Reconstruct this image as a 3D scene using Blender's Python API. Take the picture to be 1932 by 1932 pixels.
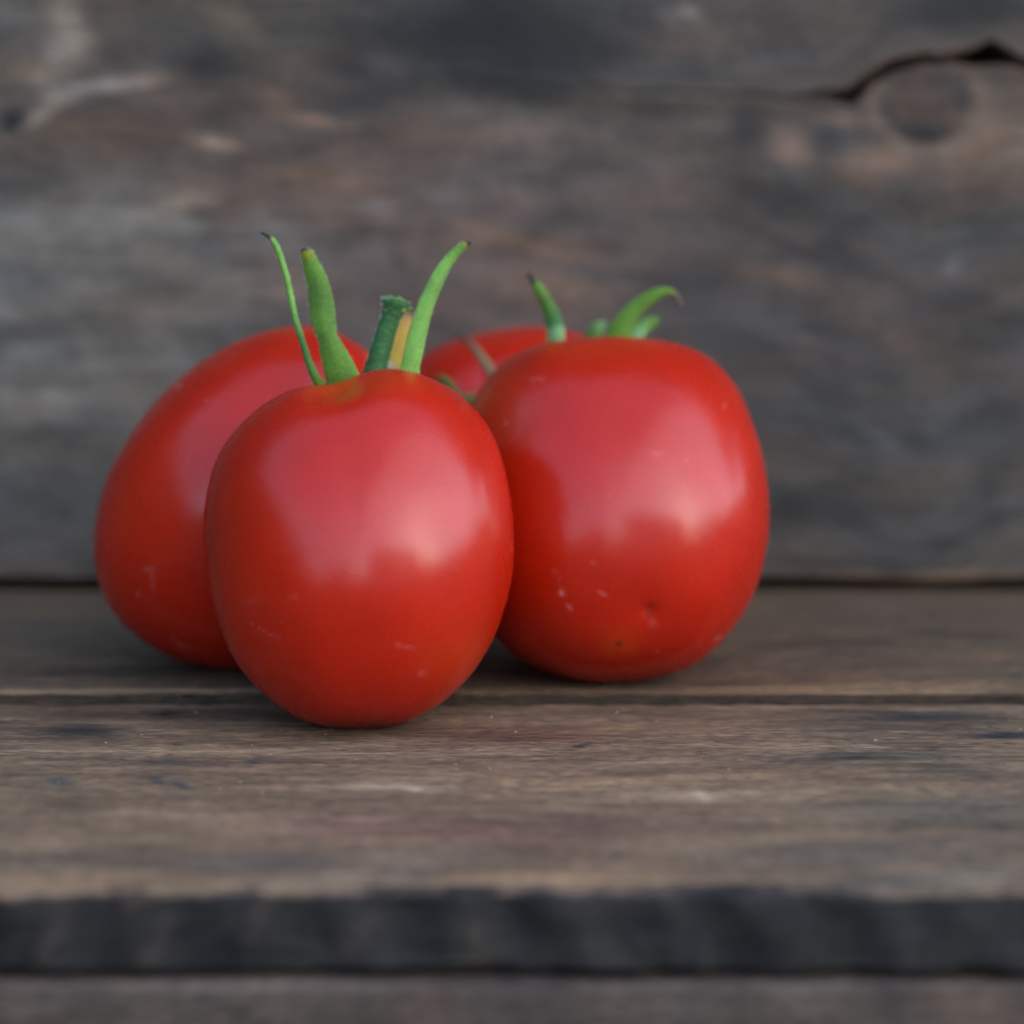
import bpy, bmesh, math, random
import numpy as np
from mathutils import Vector

# ------------------------------------------------------------------ camera, sky, sun
for o in list(bpy.data.objects):
    bpy.data.objects.remove(o)
scene = bpy.context.scene
COL = scene.collection
CAM_H = 0.10
PITCH = math.radians(8.10)
FPX = 5237.8                      # focal length in units of a 1932-wide frame
cam_d = bpy.data.cameras.new("camera")
cam_d.sensor_width = 18.44
cam_d.lens = 50.0
cam_d.clip_start = 0.01
cam_d.clip_end = 500
cam_d.dof.use_dof = True
cam_d.dof.focus_distance = 0.447
cam_d.dof.aperture_fstop = 4.4
cam = bpy.data.objects.new("camera", cam_d)
COL.objects.link(cam)
cam.location = (0, 0, CAM_H)
cam.rotation_euler = (math.radians(90) - PITCH, 0, 0)
scene.camera = cam

SUN_EL, SUN_AZ = math.radians(18), math.radians(130)   # azimuth clockwise from +y: behind the camera, to the right
w = bpy.data.worlds.new("World")
scene.world = w
w.use_nodes = True
nt = w.node_tree
sky = nt.nodes.new("ShaderNodeTexSky")
sky.sky_type = 'NISHITA'
sky.sun_disc = False
sky.sun_elevation = SUN_EL
sky.sun_rotation = SUN_AZ
sky.air_density = 1.0
sky.dust_density = 0.3
sky.ozone_density = 1.0
nt.links.new(sky.outputs[0], nt.nodes["Background"].inputs[0])
nt.nodes["Background"].inputs[1].default_value = 0.15
sd = bpy.data.lights.new("sun", 'SUN')
sd.energy = 0.42
sd.angle = math.radians(95)
sd.color = (1.0, 0.90, 0.76)
sun = bpy.data.objects.new("sun", sd)
COL.objects.link(sun)
sv = Vector((math.sin(SUN_AZ) * math.cos(SUN_EL), math.cos(SUN_AZ) * math.cos(SUN_EL), math.sin(SUN_EL)))
sun.rotation_euler = sv.to_track_quat('Z', 'Y').to_euler()
sun.location = (0.6, -0.8, 1.5)
scene.view_settings.view_transform = 'Standard'
scene.view_settings.look = 'None'
scene.view_settings.gamma = 1
scene.view_settings.exposure = 2.42

# ------------------------------------------------------------------ helpers
FWD = np.array([0, math.cos(PITCH), -math.sin(PITCH)])
UPV = np.array([0, math.sin(PITCH), math.cos(PITCH)])
RGT = np.array([1.0, 0, 0])
EYE = np.array([0, 0, CAM_H])

def ray(px, py):
    return FWD + (px - 966) / FPX * RGT + (966 - py) / FPX * UPV

def on_y(px, py, y):              # the point at distance y on the line of sight
    r = ray(px, py)
    return EYE + r * (y / r[1])

_rs = np.random.RandomState(11)
_perm = _rs.permutation(1024)
_perm = np.concatenate([_perm, _perm])
_g = _rs.uniform(0, 2 * np.pi, 1024)
_gx, _gy = np.cos(_g), np.sin(_g)

def perlin(x, y):
    xi = np.floor(x).astype(int); yi = np.floor(y).astype(int)
    xf = x - xi; yf = y - yi
    xi &= 1023; yi &= 1023
    u = xf * xf * xf * (xf * (xf * 6 - 15) + 10)
    v = yf * yf * yf * (yf * (yf * 6 - 15) + 10)
    def gr(a, b, fx, fy):
        h = _perm[(_perm[a & 1023] + b) & 1023]
        return _gx[h] * fx + _gy[h] * fy
    n00 = gr(xi, yi, xf, yf); n10 = gr(xi + 1, yi, xf - 1, yf)
    n01 = gr(xi, yi + 1, xf, yf - 1); n11 = gr(xi + 1, yi + 1, xf - 1, yf - 1)
    return ((n00 * (1 - u) + n10 * u) * (1 - v) + (n01 * (1 - u) + n11 * u) * v) * 1.5

def fbm(x, y, octv=4, gain=0.5, seed=0):
    s = np.zeros_like(x, dtype=float); a = 1.0; t = 0.0
    x = x + seed * 17.31; y = y + seed * 9.77
    for k in range(octv):
        s += a * perlin(x, y); t += a
        x = x * 2.03 + 5.1; y = y * 2.03 + 3.7; a *= gain
    return s / t

def lin(c):                       # display values 0-255 to linear
    c = np.asarray(c, float) / 255.0
    return np.where(c <= 0.04045, c / 12.92, ((c + 0.055) / 1.055) ** 2.4)

def sstep(a, b, x):
    t = np.clip((x - a) / (b - a), 0, 1)
    return t * t * (3 - 2 * t)

def tag(o, label=None, cat=None, group=None, kind=None):
    if label: o["label"] = label
    if cat: o["category"] = cat
    if group: o["group"] = group
    if kind: o["kind"] = kind
    return o

def empty(name, loc):
    o = bpy.data.objects.new(name, None)
    o.empty_display_size = 0.01
    COL.objects.link(o)
    o.location = loc
    return o

def mesh_obj(name, V, F, mat, parent=None, cols=None, smooth=True):
    """V world coordinates; F list or array of faces; cols dict name -> array (n,) or (n,3)"""
    V = np.asarray(V, float)
    if parent is not None:
        V = V - np.array(parent["_org"])
    me = bpy.data.meshes.new(name)
    if isinstance(F, np.ndarray):
        n, k = F.shape
        me.vertices.add(len(V)); me.vertices.foreach_set("co", V.ravel().astype(np.float32))
        me.loops.add(n * k); me.loops.foreach_set("vertex_index", F.ravel().astype(np.int32))
        me.polygons.add(n); me.polygons.foreach_set("loop_start", (np.arange(n) * k).astype(np.int32))
        me.update(calc_edges=True)
    else:
        me.from_pydata(V.tolist(), [], F)
        me.update()
    me.validate()
    if smooth:
        me.polygons.foreach_set("use_smooth", np.ones(len(me.polygons), bool))
    for nme, arr in (cols or {}).items():
        arr = np.asarray(arr, np.float32)
        if arr.ndim == 1:
            a = me.attributes.new(nme, 'FLOAT', 'POINT'); a.data.foreach_set("value", arr)
        else:
            a = me.attributes.new(nme, 'FLOAT_COLOR', 'POINT')
            a.data.foreach_set("color", np.c_[arr, np.ones(len(arr))].astype(np.float32).ravel())
    me.materials.append(mat)
    o = bpy.data.objects.new(name, me)
    COL.objects.link(o)
    if parent is not None:
        o.parent = parent
    return o

def root(name, loc):
    o = empty(name, loc)
    o["_org"] = list(loc)
    return o

# ------------------------------------------------------------------ materials
def new_mat(name):
    m = bpy.data.materials.new(name); m.use_nodes = True
    return m, m.node_tree.nodes, m.node_tree.links, m.node_tree.nodes["Principled BSDF"]

def attr(N, name):
    a = N.new("ShaderNodeAttribute"); a.attribute_name = name
    return a

def noise(N, L, vec, scale, detail=4, rough=0.55):
    n = N.new("ShaderNodeTexNoise"); n.inputs["Scale"].default_value = scale
    n.inputs["Detail"].default_value = detail; n.inputs["Roughness"].default_value = rough
    L.new(vec, n.inputs["Vector"])
    return n

def mapping(N, L, vec, scale):
    m = N.new("ShaderNodeMapping"); m.inputs["Scale"].default_value = scale
    L.new(vec, m.inputs["Vector"])
    return m.outputs[0]

def maprange(N, L, v, a, b, c, d):
    m = N.new("ShaderNodeMapRange")
    m.inputs[1].default_value = a; m.inputs[2].default_value = b
    m.inputs[3].default_value = c; m.inputs[4].default_value = d
    L.new(v, m.inputs[0])
    return m.outputs[0]

def mult(N, L, col, fac):         # colour times factor
    m = N.new("ShaderNodeVectorMath"); m.operation = 'SCALE'
    L.new(col, m.inputs[0]); L.new(fac, m.inputs["Scale"])
    return m.outputs[0]

def mixc(N, L, fac, a, b):
    m = N.new("ShaderNodeMix"); m.data_type = 'RGBA'
    if hasattr(fac, "is_output"): L.new(fac, m.inputs[0])
    else: m.inputs[0].default_value = fac
    for v, i in ((a, 6), (b, 7)):
        if hasattr(v, "is_output"): L.new(v, m.inputs[i])
        else: m.inputs[i].default_value = (*v, 1)
    return m.outputs[2]

def math_n(N, L, op, a, b):
    m = N.new("ShaderNodeMath"); m.operation = op
    for v, i in ((a, 0), (b, 1)):
        if hasattr(v, "is_output"): L.new(v, m.inputs[i])
        else: m.inputs[i].default_value = v
    return m.outputs[0]

def wood_material(name, along=(1, 1, 1), amount=1.0, rough=0.72):
    m, N, L, P = new_mat(name)
    tc = N.new("ShaderNodeTexCoord").outputs["Object"]
    a = attr(N, "tint")
    fine = noise(N, L, mapping(N, L, tc, (380, 2000, 2000)), 1.0, 5, 0.6)
    fib = noise(N, L, mapping(N, L, tc, (70, 620, 620)), 1.0, 4, 0.6)
    f = maprange(N, L, fine.outputs[0], 0.3, 0.7, 1 - 0.45 * amount, 1 + 0.45 * amount)
    g = maprange(N, L, fib.outputs[0], 0.3, 0.7, 1 - 0.22 * amount, 1 + 0.22 * amount)
    c = mult(N, L, a.outputs["Color"], math_n(N, L, 'MULTIPLY', f, g))
    L.new(c, P.inputs["Base Color"])
    P.inputs["Roughness"].default_value = rough
    P.inputs["Specular IOR Level"].default_value = 0.35
    h = math_n(N, L, 'ADD', fine.outputs[0], fib.outputs[0])
    b = N.new("ShaderNodeBump"); b.inputs["Strength"].default_value = 0.55
    b.inputs["Distance"].default_value = 0.0004
    L.new(h, b.inputs["Height"]); L.new(b.outputs[0], P.inputs["Normal"])
    return m

def tomato_material(name, base, deep, orange):
    m, N, L, P = new_mat(name)
    tc = N.new("ShaderNodeTexCoord").outputs["Object"]
    n1 = noise(N, L, tc, 38, 3, 0.5)
    c = mixc(N, L, maprange(N, L, n1.outputs[0], 0.35, 0.7, 0, 1), base, deep)
    ra = attr(N, "ripe")
    c = mixc(N, L, ra.outputs["Fac"], c, orange)
    # fine pale lenticels of the skin
    sp = noise(N, L, tc, 2600, 1.0, 0.4)
    c = mixc(N, L, maprange(N, L, sp.outputs[0], 0.66, 0.82, 0, 0.16), c, (0.60, 0.10, 0.03))
    mk = attr(N, "dust")
    c = mixc(N, L, mk.outputs["Fac"], c, (0.62, 0.38, 0.36))
    dk = attr(N, "scar")
    c = mixc(N, L, dk.outputs["Fac"], c, (0.02, 0.012, 0.006))
    L.new(c, P.inputs["Base Color"])
    mr = noise(N, L, tc, 130, 4, 0.6)
    r = maprange(N, L, mr.outputs[0], 0.3, 0.7, 0.24, 0.30)
    r = math_n(N, L, 'ADD', r, math_n(N, L, 'MULTIPLY', mk.outputs["Fac"], 0.4))
    L.new(r, P.inputs["Roughness"])
    P.inputs["IOR"].default_value = 1.5
    P.inputs["Specular IOR Level"].default_value = 0.41
    P.inputs["Subsurface Weight"].default_value = 0.25
    P.inputs["Subsurface Radius"].default_value = (1.0, 0.12, 0.05)
    P.inputs["Subsurface Scale"].default_value = 0.0025
    b = N.new("ShaderNodeBump"); b.inputs["Strength"].default_value = 0.10
    b.inputs["Distance"].default_value = 0.0002
    n3 = noise(N, L, tc, 1500, 2, 0.5)
    L.new(math_n(N, L, 'ADD', n3.outputs[0], math_n(N, L, 'MULTIPLY', mr.outputs[0], 1.2)), b.inputs["Height"])
    L.new(b.outputs[0], P.inputs["Normal"])
    return m

def green_material(name):
    m, N, L, P = new_mat(name)
    tc = N.new("ShaderNodeTexCoord").outputs["Object"]
    a = attr(N, "tint")
    n = noise(N, L, tc, 2400, 4, 0.65)
    n2 = noise(N, L, tc, 260, 3, 0.6)
    f = math_n(N, L, 'MULTIPLY', maprange(N, L, n.outputs[0], 0.3, 0.7, 0.74, 1.28),
               maprange(N, L, n2.outputs[0], 0.3, 0.7, 0.8, 1.2))
    L.new(mult(N, L, a.outputs["Color"], f), P.inputs["Base Color"])
    P.inputs["Roughness"].default_value = 0.62
    P.inputs["Specular IOR Level"].default_value = 0.35
    P.inputs["Sheen Weight"].default_value = 0.08
    P.inputs["Subsurface Weight"].default_value = 0.2
    P.inputs["Subsurface Radius"].default_value = (0.4, 0.8, 0.15)
    P.inputs["Subsurface Scale"].default_value = 0.0012
    b = N.new("ShaderNodeBump"); b.inputs["Strength"].default_value = 0.6
    b.inputs["Distance"].default_value = 0.0004
    L.new(n.outputs[0], b.inputs["Height"]); L.new(b.outputs[0], P.inputs["Normal"])
    return m

def plain(name, col, rough=0.8, var=0.25, scale=8):
    m, N, L, P = new_mat(name)
    tc = N.new("ShaderNodeTexCoord").outputs["Object"]
    n = noise(N, L, tc, scale, 5, 0.6)
    L.new(mixc(N, L, maprange(N, L, n.outputs[0], 0.35, 0.65, 0, 1),
               tuple(x * (1 - var) for x in col), tuple(x * (1 + var) for x in col)), P.inputs["Base Color"])
    P.inputs["Roughness"].default_value = rough
    return m

M_TABLE = wood_material("weathered_wood", amount=1.6)
M_WALL = wood_material("weathered_wall_wood", amount=0.8)
M_TOM = tomato_material("tomato_skin", (0.44, 0.0115, 0.0010), (0.35, 0.0075, 0.0007), (0.48, 0.052, 0.0015))
M_GREEN = green_material("tomato_green")
M_HAIR = plain("fine_hair", (0.55, 0.66, 0.45), 0.6, 0.1)
M_WEB = plain("grey_web", (0.10, 0.085, 0.07), 0.7, 0.5, 2500)

# ------------------------------------------------------------------ surroundings outside the frame (seen only in the skins' reflections)
def grid_plane(name, x0, x1, y0, y1, z, mat):
    return mesh_obj(name, [(x0, y0, z), (x1, y0, z), (x1, y1, z), (x0, y1, z)], [(0, 1, 2, 3)], mat, smooth=False)

GZ = -0.46
g = grid_plane("ground", -200, 200, -200, 200, GZ, plain("lawn", (0.075, 0.085, 0.045), 0.95, 0.4, 3))
tag(g, kind="structure")

# ------------------------------------------------------------------ planks
def strokes(px, py, base, lst, gain=1.0):
    """weathering stains: (x, y, half length, half height, angle deg, colour 0-255, strength)"""
    col = np.tile(np.asarray(base, float), (len(px), 1))
    for (x, y, sx, sy, ang, c, s) in lst:
        a = math.radians(ang)
        dx, dy = px - x, py - y
        u = (dx * math.cos(a) - dy * math.sin(a)) / sx
        v = (dx * math.sin(a) + dy * math.cos(a)) / sy
        k = s * np.exp(-(u * u + v * v) ** 1.3)
        col = col * (1 - k[:, None]) + np.asarray(c, float) * k[:, None]
    b = np.asarray(base, float)
    col = b + gain * (col - b)
    col[:, 2] = np.minimum(col[:, 2], col[:, 0] * 0.97); col[:, 1] = np.minimum(col[:, 1], col[:, 0] * 0.985)
    return col

def perimeter(y0, y1, z0, z1, r, fine, coarse, fine_faces, rb=None):
    """closed rounded rectangle in the y-z plane, points with outward normals; faces: top, front, bottom, back"""
    pts = []; rb = rb or r
    def seg(p, q, n, st):
        Ls = math.hypot(q[0] - p[0], q[1] - p[1]); k = max(1, int(Ls / st))
        for i in range(k):
            t = i / k
            pts.append((p[0] + (q[0] - p[0]) * t, p[1] + (q[1] - p[1]) * t, n[0], n[1]))
    def arc(cy, cz, a0, a1, r=r, k=6):
        for i in range(k):
            a = math.radians(a0 + (a1 - a0) * i / k)
            pts.append((cy + r * math.cos(a), cz + r * math.sin(a), math.cos(a), math.sin(a)))
    S = lambda f: fine if f in fine_faces else coarse
    seg((y1 - rb, z1), (y0 + r, z1), (0, 1), S('top'))
    arc(y0 + r, z1 - r, 90, 180)
    seg((y0, z1 - r), (y0, z0 + r), (-1, 0), S('front'))
    arc(y0 + r, z0 + r, 180, 270)
    seg((y0 + r, z0), (y1 - rb, z0), (0, -1), S('bottom'))
    arc(y1 - rb, z0 + rb, 270, 360, rb)
    seg((y1, z0 + rb), (y1, z1 - rb), (1, 0), S('back'))
    arc(y1 - rb, z1 - rb, 0, 90, rb)
    return np.array(pts)

def plank(parent, x0, x1, dx, per, disp, tint, mat, label=None):
    xs = np.arange(x0, x1 + dx / 2, dx)
    nx, ns = len(xs), len(per)
    X = np.repeat(xs, ns); Y = np.tile(per[:, 0], nx); Z = np.tile(per[:, 1], nx)
    NY = np.tile(per[:, 2], nx); NZ = np.tile(per[:, 3], nx)
    dn, dy, dz = disp(X, Y, Z, NY, NZ)
    Yd = Y + NY * dn + dy; Zd = Z + NZ * dn + dz
    V = np.c_[X, Yd, Zd]
    C = tint(X, Y, Z, NY, NZ, dn)
    i = np.arange(nx - 1)[:, None]; j = np.arange(ns)[None, :]; j2 = (j + 1) % ns
    F = np.stack([i * ns + j, (i + 1) * ns + j, (i + 1) * ns + j2, i * ns + j2], -1).reshape(-1, 4)
    o = mesh_obj("plank", V, F, mat, parent, {"tint": C})
    # end caps
    bm = bmesh.new(); bm.from_mesh(o.data); bm.verts.ensure_lookup_table()
    bm.faces.new([bm.verts[k] for k in range(ns)][::-1])
    bm.faces.new([bm.verts[(nx - 1) * ns + k] for k in range(ns)])
    bmesh.ops.recalc_face_normals(bm, faces=bm.faces)
    bm.to_mesh(o.data); bm.free()
    if label: o["label"] = label
    return o

def to_px(X, Y, Z):               # where a board point lies on the sheet the stains were measured on
    P = np.c_[X, Y, Z] - EYE
    d = P @ FWD
    return 966 + FPX * P[:, 0] / d, 966 - FPX * (P @ UPV) / d

BY0, BY1 = 0.3517, 0.468          # front board
BACK_Y0, WALL_Y = 0.4705, 0.574
RAISE = 0.0013
bench = root("wooden_bench", (0, 0.47, GZ))
tag(bench, "weathered brown plank bench or crate with a grey backboard, the tomatoes standing on it", "bench")

K_TABLE = np.array([[1.06, 0.875, 0.66]]); K_WALL = np.array([[0.74, 0.605, 0.50]])       # albedo scale of the stain colours

TABLE = [
 # pale worn streaks and dark stains (front board)
 (500, 1420, 1000, 30, 1, (112, 96, 84), .6), (250, 1345, 330, 10, 0, (70, 56, 48), .7), (1500, 1350, 600, 12, -1, (92, 76, 62), .6),
 (150, 1378, 60, 9, 0, (38, 36, 38), .85), (130, 1383, 110, 14, 0, (60, 54, 52), .6), (560, 1345, 130, 16, 0, (62, 46, 40), .55),
 (325, 1345, 22, 5, 0, (40, 32, 28), .8), (350, 1415, 200, 7, 0, (140, 122, 106), .65), (60, 1415, 60, 5, 0, (130, 118, 106), .5),
 (440, 1435, 240, 9, 0, (80, 66, 58), .7), (485, 1433, 16, 7, 0, (58, 52, 54), .8), (1095, 1408, 12, 4, 0, (32, 26, 26), .95),
 (320, 1437, 40, 9, 0, (70, 64, 64), .6), (120, 1476, 26, 9, 0, (66, 66, 72), .8), (300, 1470, 14, 9, 0, (66, 64, 70), .8), (338, 1480, 18, 11, 0, (62, 62, 68), .8),
 (900, 1380, 280, 15, 0, (84, 62, 50), .6), (1010, 1392, 120, 12, 0, (78, 54, 44), .6), (1300, 1370, 260, 10, 0, (112, 90, 70), .6), (1290, 1412, 260, 6, 0, (122, 102, 84), .6),
 (1700, 1362, 230, 22, 0, (70, 62, 56), .55), (1650, 1330, 120, 6, 0, (96, 78, 62), .5), (1750, 1352, 120, 6, 0, (44, 42, 44), .7), (1890, 1386, 60, 5, 0, (38, 36, 40), .85),
 (1600, 1430, 60, 7, 0, (44, 46, 48), .85), (1720, 1428, 130, 9, 0, (62, 62, 62), .6), (1530, 1436, 90, 8, 0, (74, 66, 60), .6), (1800, 1455, 100, 9, 0, (72, 66, 62), .5),
 (1150, 1480, 420, 26, 0, (128, 108, 90), .75), (760, 1488, 130, 16, 0, (128, 116, 106), .6), (1300, 1500, 320, 16, 0, (130, 116, 100), .6), (1310, 1503, 16, 7, 0, (146, 138, 126), .7), (780, 1490, 22, 9, 0, (160, 146, 134), .6),
 (200, 1560, 420, 30, 0, (122, 104, 90), .6), (1050, 1560, 340, 26, 0, (98, 80, 74), .7), (640, 1560, 130, 22, 0, (112, 88, 84), .6), (1000, 1590, 200, 20, -2, (98, 74, 68), .4), (870, 1570, 140, 12, 0, (110, 78, 70), .35),
 (1800, 1530, 240, 26, 0, (84, 80, 76), .65), (1500, 1560, 150, 24, 0, (118, 102, 88), .5), (1390, 1590, 150, 18, 0, (124, 106, 90), .6),
 (150, 1620, 180, 18, 1, (92, 82, 76), .7), (480, 1628, 190, 20, 0, (80, 74, 74), .7), (820, 1620, 160, 20, 0, (112, 98, 92), .6), (1600, 1610, 260, 24, 1, (90, 82, 78), .7),
 (150, 1662, 260, 15, 0, (132, 110, 92), .7), (620, 1655, 140, 14, 0, (112, 102, 96), .6), (1050, 1655, 260, 16, 0, (136, 114, 94), .85), (780, 1650, 60, 16, 0, (90, 84, 84), .6), (1420, 1660, 180, 14, 0, (120, 104, 90), .6), (1800, 1655, 160, 18, 2, (112, 104, 98), .8), (1650, 1660, 80, 14, 0, (84, 80, 78), .6),
 (1860, 1600, 110, 20, 0, (100, 92, 84), .4),
]
BACKB = [
 (120, 1200, 260, 50, 0, (84, 76, 68), .6), (100, 1180, 110, 14, 0, (70, 66, 62), .5), (80, 1160, 80, 10, 0, (92, 82, 62), .4), (250, 1265, 220, 12, 0, (52, 42, 38), .6), (100, 1292, 160, 9, 0, (92, 78, 68), .6), (250, 1303, 700, 4.5, 0, (142, 124, 104), .75),
 (1700, 1170, 320, 30, 0, (78, 68, 58), .6), (1560, 1215, 170, 14, 0, (66, 52, 44), .6), (1800, 1200, 120, 10, 0, (62, 52, 46), .6), (1850, 1240, 110, 12, 0, (96, 78, 64), .6), (1650, 1250, 160, 10, 0, (84, 66, 54), .6), (1500, 1275, 260, 8, 0, (90, 70, 54), .6),
 (1500, 1298, 160, 7, 1, (136, 108, 84), .6), (1750, 1293, 220, 8, 0, (136, 112, 88), .6), (1400, 1290, 120, 6, 0, (70, 54, 44), .6), (1640, 1305, 240, 3, 0, (146, 122, 96), .7), (1160, 1305, 200, 4, 0, (130, 104, 78), .6),
 (1650, 1145, 60, 8, 0, (90, 86, 84), .5), (1330, 1250, 60, 10, 0, (60, 46, 40), .5),
]
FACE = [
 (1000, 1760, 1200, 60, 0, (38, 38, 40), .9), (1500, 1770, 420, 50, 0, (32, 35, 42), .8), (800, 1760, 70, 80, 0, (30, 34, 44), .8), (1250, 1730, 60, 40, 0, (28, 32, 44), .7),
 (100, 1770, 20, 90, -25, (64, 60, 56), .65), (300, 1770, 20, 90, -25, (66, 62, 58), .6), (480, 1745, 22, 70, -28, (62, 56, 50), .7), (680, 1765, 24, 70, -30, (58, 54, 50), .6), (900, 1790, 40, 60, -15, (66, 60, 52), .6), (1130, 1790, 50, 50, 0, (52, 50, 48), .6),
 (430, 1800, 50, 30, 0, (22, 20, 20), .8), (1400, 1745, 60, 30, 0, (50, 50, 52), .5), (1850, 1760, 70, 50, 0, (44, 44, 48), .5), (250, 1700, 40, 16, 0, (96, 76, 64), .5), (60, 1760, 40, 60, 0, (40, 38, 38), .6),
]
LOWER = [
 (300, 1890, 420, 40, 0, (84, 82, 78), .7), (800, 1905, 60, 60, 0, (98, 84, 78), .6), (960, 1890, 40, 70, 0, (62, 62, 62), .6), (1040, 1900, 30, 60, 0, (56, 58, 62), .6), (1220, 1890, 110, 50, 0, (92, 88, 82), .6), (1330, 1900, 120, 60, 0, (92, 90, 88), .5),
 (1400, 1900, 20, 60, -8, (62, 58, 54), .7), (1550, 1890, 110, 60, 0, (96, 94, 88), .6), (1690, 1900, 35, 60, 6, (58, 60, 60), .7), (1800, 1890, 80, 60, 0, (112, 104, 92), .6), (1900, 1900, 50, 60, 0, (88, 80, 72), .6), (120, 1850, 200, 8, 0, (100, 92, 84), .7), (500, 1858, 240, 10, 0, (122, 118, 112), .6),
]
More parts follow.
